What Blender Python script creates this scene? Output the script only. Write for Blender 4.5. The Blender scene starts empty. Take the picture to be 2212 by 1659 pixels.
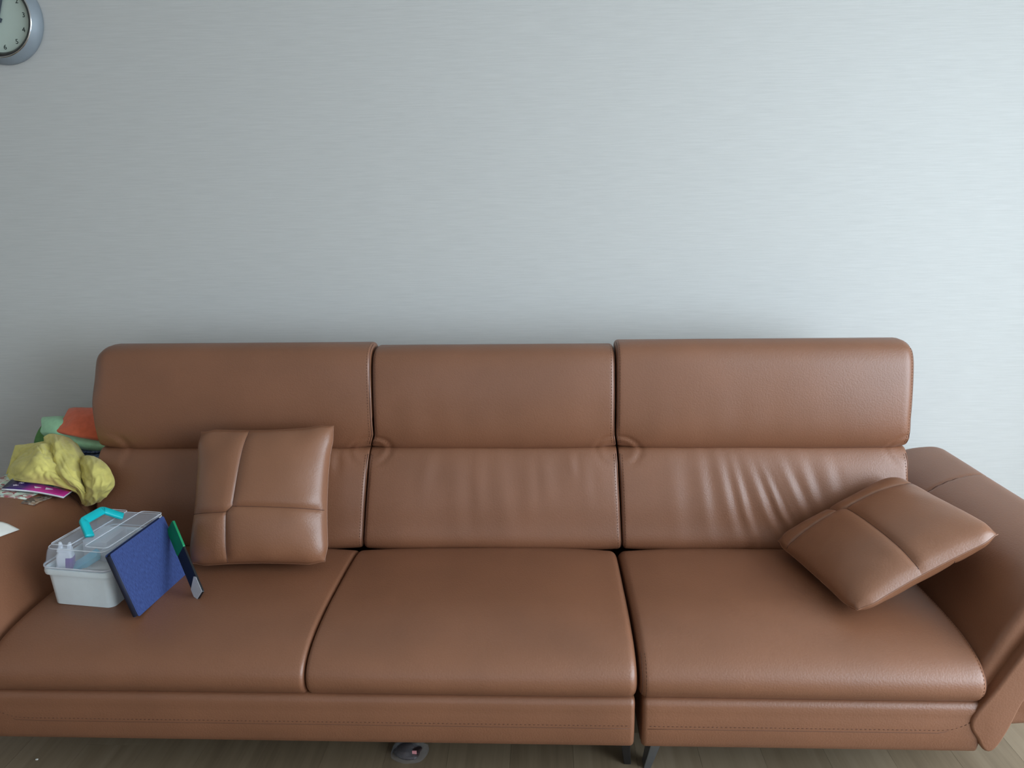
import bpy, math, random
import numpy as np
from mathutils import Vector, Matrix, Euler

S = bpy.context.scene
COL = S.collection
random.seed(7)

# ------------------------------------------------------------------ camera
FPX, IW, IH = 1661.0, 2212.0, 1659.0
PITCH, YAW, ROLL = math.radians(13.5), math.radians(2.5), 0.015
cd = bpy.data.cameras.new('camera')
cam = bpy.data.objects.new('camera', cd); COL.objects.link(cam)
cd.sensor_width = 36.0; cd.lens = 36.0 * FPX / IW; cd.clip_start = 0.02
fw = Vector((-math.sin(YAW)*math.cos(PITCH), math.cos(YAW)*math.cos(PITCH), -math.sin(PITCH)))
rt = Vector((math.cos(YAW), math.sin(YAW), 0)); up = rt.cross(fw)
r2 = rt*math.cos(ROLL) - up*math.sin(ROLL); u2 = rt*math.sin(ROLL) + up*math.cos(ROLL)
m = Matrix((r2, u2, -fw)).transposed().to_4x4(); m.translation = Vector((0, 0, 1.45))
cam.matrix_world = m
S.camera = cam

# ------------------------------------------------------------------ light
W = bpy.data.worlds.new('sky'); S.world = W; W.use_nodes = True
W.node_tree.nodes['Background'].inputs[0].default_value = (0.70, 0.82, 1.0, 1)
W.node_tree.nodes['Background'].inputs[1].default_value = 1.0
ROOM = dict(x0=-4.8, x1=2.6, y0=-2.8, y1=2.66, h=2.36)
def area(name, loc, rot, sx, sy, power, col):
    l = bpy.data.lights.new(name, 'AREA'); l.shape = 'RECTANGLE'; l.size = sx; l.size_y = sy
    l.energy = power; l.color = col
    o = bpy.data.objects.new(name, l); COL.objects.link(o); o.location = loc; o.rotation_euler = rot
    return o
# daylight entering through the balcony window in the right-hand wall
area('balcony_daylight', (3.05, -0.1, 1.45), (0, math.radians(64), 0), 2.3, 3.9, 148, (0.77, 0.90, 1.0))
# added warm fill behind the camera, lifting the side away from the balcony window
area('warm_rear_fill', (-0.6, -2.86, 1.45), (math.radians(90), 0, 0), 1.7, 1.1, 3, (1.0, 0.90, 0.78))
vs = S.view_settings
vs.view_transform = 'Standard'; vs.look = 'None'; vs.gamma = 1.0; vs.use_curve_mapping = False
vs.exposure = 0.84
S.cycles.adaptive_threshold = 0.02; S.cycles.max_bounces = 7; S.cycles.diffuse_bounces = 4; S.cycles.glossy_bounces = 3; S.cycles.transparent_max_bounces = 12

# ------------------------------------------------------------------ helpers
def s2l(c):
    return tuple((v/12.92 if v <= 0.04045 else ((v+0.055)/1.055)**2.4) for v in c)
def rgb(r, g, b): return s2l((r/255, g/255, b/255)) + (1,)

class NT:
    def __init__(s, name):
        s.m = bpy.data.materials.new(name); s.m.use_nodes = True; s.t = s.m.node_tree; s.n = s.t.nodes
        s.b = s.n['Principled BSDF']
    def new(s, typ, **kw):
        n = s.n.new(typ)
        for k, v in kw.items():
            if k in n.inputs.keys() if isinstance(k, str) else False: n.inputs[k].default_value = v
            else: setattr(n, k, v)
        return n
    def link(s, a, b): s.t.links.new(a, b)
    def coords(s, scale=(1, 1, 1), kind='Object'):
        c = s.n.new('ShaderNodeTexCoord'); mp = s.n.new('ShaderNodeMapping')
        s.link(c.outputs[kind], mp.inputs[0]); mp.inputs['Scale'].default_value = scale
        return mp.outputs[0]
    def noise(s, vec, scale, detail=3, rough=.55):
        n = s.n.new('ShaderNodeTexNoise'); s.link(vec, n.inputs['Vector'])
        n.inputs['Scale'].default_value = scale; n.inputs['Detail'].default_value = detail
        n.inputs['Roughness'].default_value = rough
        return n.outputs['Fac']
    def ramp(s, fac, stops):
        r = s.n.new('ShaderNodeValToRGB'); s.link(fac, r.inputs[0]); e = r.color_ramp.elements
        while len(e) < len(stops): e.new(.5)
        for el, (p, c) in zip(e, stops): el.position = p; el.color = c
        return r.outputs[0]
    def bump(s, h, strength, dist, normal=None):
        b = s.n.new('ShaderNodeBump'); s.link(h, b.inputs['Height'])
        b.inputs['Strength'].default_value = strength; b.inputs['Distance'].default_value = dist
        if normal is not None: s.link(normal, b.inputs['Normal'])
        return b.outputs[0]
    def set(s, **kw):
        for k, v in kw.items(): s.b.inputs[k.replace('_', ' ')].default_value = v

def plain(name, col, rough=.6, var=.06, scale=40, metallic=0, bump=0, bscale=300, spec=.5):
    t = NT(name); v = t.coords()
    f = t.noise(v, scale)
    lo = tuple(c*(1-var) for c in col[:3])+(1,); hi = tuple(min(1, c*(1+var)) for c in col[:3])+(1,)
    t.link(t.ramp(f, [(.3, lo), (.7, hi)]), t.b.inputs['Base Color'])
    t.set(Roughness=rough, Metallic=metallic); t.b.inputs['Specular IOR Level'].default_value = spec
    if bump: t.link(t.bump(t.noise(v, bscale, 2), bump, .001), t.b.inputs['Normal'])
    return t.m

def leather(name, col, rough=.5, grain=1.0):
    t = NT(name); v = t.coords()
    big = t.noise(v, 5, 2)
    lo = tuple(c*.93 for c in col[:3])+(1,); hi = tuple(c*1.06 for c in col[:3])+(1,)
    t.link(t.ramp(big, [(.3, lo), (.7, hi)]), t.b.inputs['Base Color'])
    # pebbled grain
    wob = t.new('ShaderNodeVectorMath', operation='ADD')
    nz = t.n.new('ShaderNodeTexNoise'); t.link(v, nz.inputs['Vector']); nz.inputs['Scale'].default_value = 90; nz.inputs['Detail'].default_value = 0
    sc = t.new('ShaderNodeVectorMath', operation='SCALE'); t.link(nz.outputs['Color'], sc.inputs[0]); sc.inputs['Scale'].default_value = .0022
    t.link(v, wob.inputs[0]); t.link(sc.outputs[0], wob.inputs[1])
    vo = t.n.new('ShaderNodeTexVoronoi'); vo.feature = 'F1'; t.link(wob.outputs[0], vo.inputs['Vector'])
    vo.inputs['Scale'].default_value = 215; pass
    inv = t.new('ShaderNodeMath', operation='SUBTRACT'); inv.inputs[0].default_value = 1; t.link(vo.outputs['Distance'], inv.inputs[1])
    n1 = t.bump(inv.outputs[0], .20*grain, .0014)
    t.link(n1, t.b.inputs['Normal'])
    t.set(Roughness=rough); t.b.inputs['Specular IOR Level'].default_value = .62
    return t.m

def fabric(name, col, scale=900, var=.08, sheen=.2, bump=.4):
    t = NT(name); v = t.coords()
    f = t.noise(v, 60, 4)
    lo = tuple(c*(1-var) for c in col[:3])+(1,); hi = tuple(min(1, c*(1+var)) for c in col[:3])+(1,)
    t.link(t.ramp(f, [(.3, lo), (.7, hi)]), t.b.inputs['Base Color'])
    t.link(t.bump(t.noise(v, scale, 2), bump, .0008), t.b.inputs['Normal'])
    t.set(Roughness=.9, Sheen_Weight=sheen); t.b.inputs['Specular IOR Level'].default_value = .15
    return t.m

def clearplastic(name, tint, density=.3, rough=.15):
    t = NT(name); n = t.n; out = n['Material Output']
    tr = n.new('ShaderNodeBsdfTransparent'); tr.inputs[0].default_value = (.97, .98, 1, 1)
    t.set(Base_Color=tint, Roughness=rough)
    nz = t.noise(t.coords(), 25, 2)
    rm = t.ramp(nz, [(.3, (density*.85,)*3+(1,)), (.7, (density*1.15,)*3+(1,))])
    mx = n.new('ShaderNodeMixShader'); t.link(rm, mx.inputs[0]); t.link(tr.outputs[0], mx.inputs[1]); t.link(t.b.outputs[0], mx.inputs[2])
    t.link(mx.outputs[0], out.inputs['Surface'])
    return t.m

def mesh(name, V, Fc, mat, parent=None, smooth=True):
    me = bpy.data.meshes.new(name); me.from_pydata([tuple(map(float, v)) for v in V], [], [tuple(map(int, f)) for f in Fc]); me.update()
    if smooth: me.polygons.foreach_set('use_smooth', [True]*len(me.polygons))
    me.materials.append(mat)
    o = bpy.data.objects.new(name, me); COL.objects.link(o)
    if parent: o.parent = parent
    return o
def thing(name, label, cat, loc=(0, 0, 0), rot=(0, 0, 0), group=None):
    o = bpy.data.objects.new(name, None); COL.objects.link(o); o.location = loc; o.rotation_euler = rot
    o.empty_display_size = .05; tag(o, label, cat, group); return o
def tag(o, label, cat, group=None):
    o['label'] = label; o['category'] = cat
    if group: o['group'] = group
    return o
def struct(o): o['kind'] = 'structure'; return o
def solid(o, th, off=-1, rim=True):
    md = o.modifiers.new('thickness', 'SOLIDIFY'); md.thickness = th; md.offset = off; md.use_rim = rim; return o
def bevel(o, w, seg=2):
    md = o.modifiers.new('bevel', 'BEVEL'); md.width = w; md.segments = seg; md.limit_method = 'ANGLE'; md.angle_limit = math.radians(40); return o

def box_data(x0, x1, y0, y1, z0, z1):
    V = [(x, y, z) for z in (z0, z1) for y in (y0, y1) for x in (x0, x1)]
    F = [(0, 2, 3, 1), (4, 5, 7, 6), (0, 1, 5, 4), (2, 6, 7, 3), (0, 4, 6, 2), (1, 3, 7, 5)]
    return V, F
def boxes(name, lst, mat, parent=None, bev=0):
    V = []; F = []
    for b in lst:
        v, f = box_data(*b); k = len(V); V += v; F += [tuple(i+k for i in q) for q in f]
    o = mesh(name, V, F, mat, parent, smooth=False)
    if bev: bevel(o, bev)
    return o

def catmull(P, n, closed=True):
    P = np.array(P, float); N = len(P); out = []
    segs = N if closed else N-1
    for i in range(segs):
        idx = [(i-1), i, i+1, i+2]
        p = [P[j % N] if closed else P[min(max(j, 0), N-1)] for j in idx]
        L = max(2, n)
        for k in range(L):
            t = k/L
            out.append(.5*((2*p[1])+(-p[0]+p[2])*t+(2*p[0]-5*p[1]+4*p[2]-p[3])*t*t+(-p[0]+3*p[1]-3*p[2]+p[3])*t**3))
    if not closed: out.append(P[-1])
    return np.array(out)
def resample(P, n, closed=True):
    Q = np.vstack([P, P[:1]]) if closed else P
    d = np.r_[0, np.cumsum(np.linalg.norm(np.diff(Q, axis=0), axis=1))]
    s = np.linspace(0, d[-1], n+1)[:-1] if closed else np.linspace(0, d[-1], n)
    return np.stack([np.interp(s, d, Q[:, k]) for k in range(Q.shape[1])], 1)
def pnormals(P):
    t = np.roll(P, -1, 0)-np.roll(P, 1, 0); n = np.stack([t[:, 1], -t[:, 0]], 1)
    n /= np.linalg.norm(n, axis=1)[:, None]+1e-12
    A = .5*np.sum(P[:, 0]*np.roll(P[:, 1], -1)-np.roll(P[:, 0], -1)*P[:, 1])
    return n if A > 0 else -n

def loft(name, prof, a0, a1, r0, r1, mat, parent, axis='x', n=96, step=.02, disp=None, xmap=None, mirror=None, rw=None):
    """closed profile swept along an axis with rounded ends; returns object, grid (rings, n, 3)"""
    P = resample(catmull(prof, 12), n); Nn = pnormals(P)
    K = 6
    ang = [math.pi/2*k/K for k in range(K+1)]
    ts = [(a0+r0*(1-math.cos(a)), r0*(1-math.sin(a))) for a in ang]
    m_ = max(2, int((a1-a0-r0-r1)/step))
    ts += [(a0+r0+(a1-a0-r0-r1)*k/m_, 0) for k in range(1, m_)]
    ts += [(a1-r1*(1-math.cos(a)), r1*(1-math.sin(a))) for a in ang[::-1]]
    T = np.array(ts)
    off = -T[:, 1][:, None]*(np.ones(n) if rw is None else rw(P[:, 0], P[:, 1]))[None, :]
    t_ = np.repeat(T[:, :1], n, 1)
    A = np.repeat(P[None, :, 0], len(T), 0); B = np.repeat(P[None, :, 1], len(T), 0)
    if disp is not None: off = off+disp(t_, A, B)
    A2 = A+Nn[None, :, 0]*off; B2 = B+Nn[None, :, 1]*off
    if xmap is not None: t_ = xmap(t_, A2, B2)
    if axis == 'x': G = np.stack([t_, A2, B2], -1)
    else: G = np.stack([A2, t_, B2], -1)
    if mirror is not None: G = G.copy(); G[..., 0] = mirror-G[..., 0]
    R = len(T); V = G.reshape(-1, 3)
    F = []
    for i in range(R-1):
        for j in range(n):
            k = (j+1) % n
            F.append((i*n+j, (i+1)*n+j, (i+1)*n+k, i*n+k))
    F.append(tuple(range(n))); F.append(tuple((R-1)*n+j for j in range(n))[::-1])
    o = mesh(name, V, F, mat, parent)
    fixnormals(o)
    return o, G
import bmesh
def fixnormals(o):
    bm = bmesh.new(); bm.from_mesh(o.data); bmesh.ops.recalc_face_normals(bm, faces=bm.faces[:]); bm.to_mesh(o.data); bm.free()

def tube(name, pts, r, mat, parent=None, n=8, closed=False):
    P = [Vector(p) for p in pts]; V = []; F = []; N = len(P)
    prev = None
    for i in range(N):
        a = P[(i-1) % N] if (closed or i > 0) else P[i]; b = P[(i+1) % N] if (closed or i < N-1) else P[i]
        t = (b-a).normalized()
        u = prev if prev is not None else Vector((0, 0, 1)) if abs(t.z) < .9 else Vector((1, 0, 0))
        u = (u-t*u.dot(t)).normalized(); w = t.cross(u); prev = u
        rr = r[i] if hasattr(r, '__len__') else r
        for k in range(n):
            q = 2*math.pi*k/n; V.append(P[i]+(u*math.cos(q)+w*math.sin(q))*rr)
    M = N if closed else N-1
    for i in range(M):
        for k in range(n):
            F.append((i*n+k, i*n+(k+1) % n, ((i+1) % N)*n+(k+1) % n, ((i+1) % N)*n+k))
    if not closed: F.append(tuple(range(n))[::-1]); F.append(tuple((N-1)*n+k for k in range(n)))
    return mesh(name, V, F, mat, parent)

def stitches(name, pts, nrm, mat, parent, ln=.0055, gap=.0045, w=.0016, h=.0011, lift=.0002):
    P = np.array(pts, float); d = np.r_[0, np.cumsum(np.linalg.norm(np.diff(P, axis=0), axis=1))]
    Nr = np.array(nrm, float)
    if Nr.ndim == 1: Nr = np.repeat(Nr[None], len(P), 0)
    V = []; F = []; s = gap
    at = lambda q, X: np.array([np.interp(q, d, X[:, k]) for k in range(3)])
    while s+ln < d[-1]:
        a = at(s, P); b = at(s+ln, P); nn = at(s+ln/2, Nr); nn /= np.linalg.norm(nn)
        t = (b-a)/np.linalg.norm(b-a); u = np.cross(nn, t); u /= np.linalg.norm(u)
        c = len(V)
        for (e, sh, hh) in ((a, .6, .2), (a*.7+b*.3, 1, 1), (a*.3+b*.7, 1, 1), (b, .6, .2)):
            V += [e-u*w/2*sh+nn*(lift-h*.5), e+u*w/2*sh+nn*(lift-h*.5), e+nn*(lift+h*hh)]
        for k in range(3):
            q = c+3*k
            F += [(q, q+3, q+4, q+1), (q+1, q+4, q+5, q+2), (q+2, q+5, q+3, q)]
        F += [(c, c+1, c+2), (c+11, c+10, c+9)]
        s += ln+gap
    o = mesh(name, V, F, mat, parent); o['kind'] = 'stuff'; return o

def sm(x, a, b):
    t = np.clip((x-a)/(b-a), 0, 1); return t*t*(3-2*t)
def gz(x, c, w): return np.exp(-((x-c)/w)**2)
# cheap smooth pseudo-noise for relief
def wav(x, y, seed, f):
    rs = np.random.RandomState(int(seed*10)); o = 0
    for k in range(7):
        a = rs.uniform(0, 2*math.pi); p = rs.uniform(0, 2*math.pi); q = f*rs.uniform(.6, 1.7)
        o = o+np.sin((x*math.cos(a)+y*math.sin(a))*q+p)
    return o/4.

# ------------------------------------------------------------------ materials
LEA = leather('brown_leather', rgb(126, 83, 59), .44)
LEA2 = leather('brown_leather_pillow', rgb(130, 87, 62), .42, .85)
THREAD = plain('brown_thread', rgb(88, 54, 36), .8)
SEAM = plain('dark_brown_seam', rgb(86, 54, 40), .7)
DARKCLOTH = plain('black_lining', rgb(28, 25, 24), .95)
STEEL = plain('brushed_steel', rgb(150, 156, 165), .35, metallic=.9)
SHADED_STEEL = plain('shaded_steel', rgb(70, 68, 68), .4, metallic=.8)  # darkened copy of the leg steel, shade on the leg face put into the colour

# ------------------------------------------------------------------ the room
def wall_material():
    t = NT('linen_wallpaper'); v = t.coords((9, 9, 260)); v2 = t.coords((140, 140, 420)); v3 = t.coords()
    h1 = t.noise(v, 1, 2, .6); h2 = t.noise(v2, 1, 1)
    add = t.new('ShaderNodeMath', operation='ADD'); t.link(h1, add.inputs[0]); t.link(h2, add.inputs[1])
    t.link(t.bump(add.outputs[0], .075, .0014), t.b.inputs['Normal'])
    mulc = t.ramp(h1, [(.25, rgb(192, 192, 189)), (.75, rgb(201, 201, 198))])
    t.link(mulc, t.b.inputs['Base Color']); t.set(Roughness=.85); t.b.inputs['Specular IOR Level'].default_value = .2
    return t.m
WALL = wall_material()
PAINT = plain('white_paint', rgb(240, 240, 236), .8, .02, 5)
x0, x1, y0, y1, hh = ROOM['x0'], ROOM['x1'], ROOM['y0'], ROOM['y1'], ROOM['h']
struct(boxes('wall_back', [(x0-.1, x1+.1, y1, y1+.12, 0, hh)], WALL))
struct(boxes('wall_left', [(x0-.1, x0, y0, y1, 0, hh)], PAINT))
# right wall: lintel, sill and piers around the balcony window
wy0, wy1, wz0, wz1 = -2.0, 1.75, .10, 2.30
struct(boxes('wall_right', [(x1, x1+.16, y0, wy0, 0, hh), (x1, x1+.16, wy1, y1, 0, hh), (x1, x1+.16, wy0, wy1, 0, wz0), (x1, x1+.16, wy0, wy1, wz1, hh)], PAINT))
struct(boxes('wall_front', [(x0-.1, -1.5, y0-.12, y0, 0, hh), (.3, x1+.1, y0-.12, y0, 0, hh), (-1.5, .3, y0-.12, y0, 0, .85), (-1.5, .3, y0-.12, y0, 2.05, hh)], plain('grey_paint', rgb(150, 147, 142), .8, .02, 5)))
struct(boxes('ceiling', [(x0-.1, x1+.16, y0-.12, y1+.12, hh, hh+.1)], PAINT))
ALU = plain('white_window_frame', rgb(225, 226, 226), .4, .02)
def window(name, fixed, c, lo, hi, z0, z1, panes):
    e = bpy.data.objects.new(name, None); COL.objects.link(e); struct(e)
    b = .05
    L = []
    for k in range(panes+1):
        p = lo+(hi-lo)*k/panes
        L.append((p-b/2, p+b/2, z0, z1))
    L += [(lo, hi, z0, z0+b), (lo, hi, z1-b, z1)]
    bx = [((c, c+.05, l, h, a, d) if fixed == 'x' else (l, h, c, c+.05, a, d)) for (l, h, a, d) in L]
    boxes('window_frame', bx, ALU, e)
window('window_1', 'x', x1+.01, wy0, wy1, wz0, wz1, 3)
window('window_2', 'y', y0-.055, -1.5, .3, .85, 2.05, 2)
struct(boxes('baseboard_back', [(x0, x1, y1-.012, y1, 0, .08)], PAINT))

# floor of separate wood-look planks running towards the wall
def plank_material():
    t = NT('oak_laminate'); v = t.coords((26, 1.2, 26)); v2 = t.coords((160, 6, 160))
    g = t.noise(v, 1, 5, .6); g2 = t.noise(v2, 1, 3)
    inf = t.n.new('ShaderNodeObjectInfo')
    ad = t.new('ShaderNodeMath', operation='MULTIPLY_ADD'); t.link(inf.outputs['Random'], ad.inputs[0]); ad.inputs[1].default_value = .30; t.link(g, ad.inputs[2])
    t.link(t.ramp(ad.outputs[0], [(.3, rgb(106, 88, 68)), (.6, rgb(130, 112, 89)), (.9, rgb(146, 128, 105))]), t.b.inputs['Base Color'])
    t.link(t.bump(g2, .15, .001), t.b.inputs['Normal']); t.set(Roughness=.45)
    return t.m
OAK = plank_material()
fl = struct(boxes('floor', [(x0-.1, x1+.16, y0-.12, y1+.12, -.06, -.012)], plain('subfloor', rgb(60, 52, 45), .9)))
PW, PL = .168, 1.2
vv, ff = box_data(0, PW-.0005, 0, PL-.0005, -.012, 0)
pme = bpy.data.meshes.new('plank'); pme.from_pydata(vv, [], ff); pme.materials.append(OAK)
nx = int((x1-x0)/PW)+1
cnt = 0
for i in range(nx):
    o_ = (i*.437) % 1*PL
    y = y0-o_
    while y < y1:
        px = x0+i*PW
        if y+PL > y0+.02:
            p = bpy.data.objects.new('plank', pme); COL.objects.link(p); p.parent = fl
            a = max(y, y0); b = min(y+PL, y1)
            wdt = min(PW, x1-px)
            p.location = (px, a, 0); p.scale = (wdt/PW, (b-a)/PL, 1); cnt += 1
        y += PL

# ------------------------------------------------------------------ the sofa
sofa = thing('sofa', 'long brown pebbled leather three-seat sofa with wing armrests standing against the wall', 'sofa', (0, 0, 0))
MX = -0.36      # left half mirrors the right about x = -0.18

# base rails
railp = [(1.615, .160), (1.607, .196), (1.605, .222), (1.608, .255), (1.612, .285), (1.66, .292), (2.0, .292), (2.5, .292), (2.52, .25), (2.52, .175), (2.49, .152), (2.0, .150), (1.66, .150), (1.628, .151)]
def rail_d(t, a, b): return -.0022*gz(b, .2140, .0026)*(a < 1.65)
for (a0, a1, r0, r1) in ((-1.385, .212, .012, .012), (.230, 1.025, .012, .012)):
    o, G = loft('base_rail', railp, a0, a1, r0, r1, LEA, sofa, n=150, step=.03, disp=rail_d)
    j = int(np.argmin(np.abs(G[len(G)//2, :, 2]-.2215)+10*(G[len(G)//2, :, 1] > 1.65)))
    line = G[6:-6, j].copy(); line[:, 2] = .2215
    if a1 > .5:
        k = line[:, 0] > .93; line[k, 2] += .05*((line[k, 0]-.93)/.07)**2*.55
    else:
        k = line[:, 0] < -1.29; line[k, 2] += .05*((-1.29-line[k, 0])/.07)**2*.45
    line[:, 1] -= .0005
    stitches('stitching', line, (0, -1, 0), THREAD, o, ln=.006, gap=.0045, w=.0017, h=.0010)
    ln2 = line.copy(); ln2[:, 2] -= .0078; ln2[:, 1] += .0014
    tube('seam', ln2[::2], .0012, SEAM, o, 6)

# seat cushions
seatp = [(2.225, .36), (2.21, .30), (2.0, .285), (1.70, .276), (1.650, .279), (1.618, .292), (1.600, .318), (1.599, .345), (1.612, .368), (1.640, .387), (1.685, .402), (1.745, .411), (1.84, .416), (2.0, .415), (2.10, .412), (2.155, .406), (2.190, .392), (2.215, .375)]
def seat_d(xa, xb, seed, crownside=1.0):
    def f(t, a, b):
        u = (t-xa)/(xb-xa)
        crown = .010*(1-np.abs(2*u-1)**3)*sm(a, 1.62, 1.85)*sm(b, .33, .40)
        wob = .0016*wav(t*1.0, a*1.2+b, seed, 9)*sm(b, .285, .31)
        front = .005*(1-np.abs(2*u-1)**4)*(1-sm(a, 1.60, 1.72))*sm(b, .285, .33)
        return crown+wob+front
    return f
seats = []
for k, (xa, xb, ra, rb) in enumerate(((-1.378, -.5795, .03, .012), (-.5765, .2155, .012, .02), (.2225, 1.020, .02, .02))):
    o, G = loft('seat_cushion', seatp, xa, xb, ra, rb, LEA, sofa, n=170, step=.015, disp=seat_d(xa, xb, 11+k))
    seats.append((o, G))
def ring_at(G, x, lo=True):
    i = int(np.argmin(np.abs(G[:, :, 0].mean(1)-x))); return G[i]
def prof_range(ring, test):
    idx = np.where(test(ring))[0]
    # keep contiguous order along the ring
    n = len(ring); s = None
    flag = np.zeros(n, bool); flag[idx] = True
    st = [i for i in range(n) if flag[i] and not flag[i-1]]
    best = []
    for a in st:
        run = []; i = a
        while flag[i % n] and len(run) < n: run.append(i % n); i += 1
        if len(run) > len(best): best = run
    return np.array(best)
def edge_stitch(obj, G, side, inset, test, seam=True, ln=.0055, gap=.0035, sw=.0016):
    """stitch row and seam that follow a cushion's side edge"""
    T = G[:, :, 0].mean(1); x = T[0]+inset if side < 0 else T[-1]-inset
    i = int(np.clip(np.searchsorted(T, x), 1, len(T)-1)); f = (x-T[i-1])/(T[i]-T[i-1])
    ring = G[i-1]*(1-f)+G[i]*f
    run = prof_range(ring, test); P = ring[run]
    tang = np.gradient(P, axis=0); nr = np.stack([0*tang[:, 0], tang[:, 2], -tang[:, 1]], 1)
    c = ring.mean(0); sgn = np.sign(np.sum(nr*(P-c), 1).mean()); nr = nr*sgn/np.linalg.norm(nr, axis=1)[:, None]
    stitches('stitching', P, nr, THREAD, obj, ln, gap, sw, .0011)
    if seam:
        x2 = T[0]+inset*.35 if side < 0 else T[-1]-inset*.35
        i2 = int(np.clip(np.searchsorted(T, x2), 1, len(T)-1)); f2 = (x2-T[i2-1])/(T[i2]-T[i2-1])
        r2_ = G[i2-1]*(1-f2)+G[i2]*f2
        tube('seam', r2_[run][::2], .0011, SEAM, obj, 6)
front_top = lambda r: (r[:, 1] < 2.12) & ((r[:, 2] > .375) | (r[:, 1] < 1.66))
edge_stitch(seats[2][0], seats[2][1], 1, .012, front_top)
edge_stitch(seats[2][0], seats[2][1], -1, .014, lambda r: (r[:, 1] < 1.66))

# backs: lumbar pad below, head pad above the crease
lump = [(2.30, .706), (2.268, .698), (2.242, .664), (2.218, .60), (2.200, .54), (2.188, .48), (2.180, .445), (2.179, .426), (2.186, .408), (2.208, .396), (2.30, .388), (2.42, .38), (2.44, .45), (2.44, .60), (2.42, .69), (2.36, .712)]
headp = [(2.320, .697), (2.284, .699), (2.262, .711), (2.250, .742), (2.245, .79), (2.248, .86), (2.258, .93), (2.270, .975), (2.292, 1.004), (2.335, 1.016), (2.385, 1.012), (2.412, .985), (2.425, .93), (2.432, .83), (2.432, .74), (2.40, .70), (2.365, .694)]
def head_d(xa, xb, seed, amp, pl, pr):
    def f(t, a, b):
        frontm = (a < 2.33)*1.0
        u = (t-xa)/(xb-xa)
        crown = .007*(1-np.abs(2*u-1)**4)*frontm
        wob = (.0016*wav(t, b*.8, seed, 13)+amp*wav(t*2.2, b*.35, seed+3, 22)*gz(b, .80, .08))*frontm
        # leather gathers at both ends of the crease
        low = gz(b, .715, .04)*frontm
        pk = -.005*low*(gz(t, xa, pl*.8)+gz(t, xb, pr*.8))
        d1 = np.hypot(t-(xa+.006), (b-.694)*1.25); k1 = pl*.80
        pk = pk+(.0026*gz(d1, k1*.78, k1*.18)-.0042*gz(d1, k1, k1*.11))*(t < xa+pl*1.4)*sm(b, .695, .71)*(1-sm(b, .73, .765))*frontm
        d2 = np.hypot(t-(xb-.004), (b-.692)*1.1)
        pk = pk+(.0014*gz(d2, .045, .009)-.0014*gz(d2, .057, .008)+.0009*gz(d2, .070, .007))*(t > xb-.1)*(1-sm(b, .735, .77))*frontm
        return crown+wob+pk
    return f
def lum_d(xa, xb, seed, amp, folds, pl):
    def f(t, a, b):
        frontm = (a < 2.32)*1.0
        u = (t-xa)/(xb-xa)
        crown = .008*(1-np.abs(2*u-1)**4)*frontm
        d = crown+.0016*wav(t, b, seed, 12)*frontm
        d = d+amp*wav(t*2.0, b*.3, seed+5, 24)*gz(b, .62, .10)*frontm
        for (xc, sl, wd, am, zc, zw) in folds:
            q = t-xc-sl*(.60-b)-.35*sl*np.maximum(.52-b, 0)
            d = d+am*(gz(q, 0, wd)-.75*gz(q, wd*1.5, wd*.9))*gz(b, zc, zw)*frontm
        low = gz(b, .69, .03)*frontm
        d = d-.004*low*(gz(t, xa, .05)+gz(t, xb, .05))
        d1 = np.hypot(t-(xa+.004), (b-.708)*1.1); k1 = pl*.85
        d = d+(.0018*gz(d1, k1*.76, k1*.18)-.0028*gz(d1, k1, k1*.14))*(t < xa+pl*1.4)*sm(b, .645, .67)*frontm
        d2 = np.hypot(t-(xb-.004), (b-.708)*1.0)
        d = d+(.0012*gz(d2, .045, .01)-.0012*gz(d2, .060, .009))*(t > xb-.1)*sm(b, .645, .67)*frontm
        return d
    return f
folds_r = [(.385, .04, .026, .0014, .55, .13), (.47, .10, .020, .0022, .57, .12), (.535, .18, .018, .0034, .55, .12), (.578, .24, .014, .0044, .535, .105),
           (.632, .34, .015, .0052, .52, .10), (.672, .40, .012, .0050, .53, .085), (.735, .42, .016, .0040, .56, .085), (.79, .30, .017, .0028, .58, .08), (.855, .22, .02, .0020, .60, .07)]
folds_m = [(-.37, -.16, .022, .0012, .63, .05), (-.27, .06, .026, .0013, .56, .12), (-.205, .02, .020, .0011, .60, .09), (-.13, .10, .024, .0014, .57, .11), (-.05, .03, .019, .0013, .60, .08), (.0, .12, .024, .0010, .62, .07), (.085, .10, .014, .0014, .655, .035), (.12, .05, .018, .0009, .60, .06)]
folds_l = [(-.66, .05, .015, .0026, .665, .03), (-.70, .1, .016, .0022, .655, .035)]
B = [dict(h=(-1.405, -.529), l=(-1.411, -.547), hr=(.05, .013), lr=(.014, .013), dl=0, dr=-.020, top=.004, amp=.0003, folds=folds_l, pl=.12, rw=lambda a, z: .12+.88*sm(z, .84, .98)),
     dict(h=(-.525, .2120), l=(-.543, .220), hr=(.013, .013), lr=(.013, .013), dl=-.022, dr=.014, top=-.006, amp=.0011, folds=folds_m, pl=.07),
     dict(h=(.2165, 1.098), l=(.2265, 1.094), hr=(.013, .032), lr=(.013, .02), dl=.010, dr=.004, top=.006, amp=.0004, folds=folds_r, pl=.075)]
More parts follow.
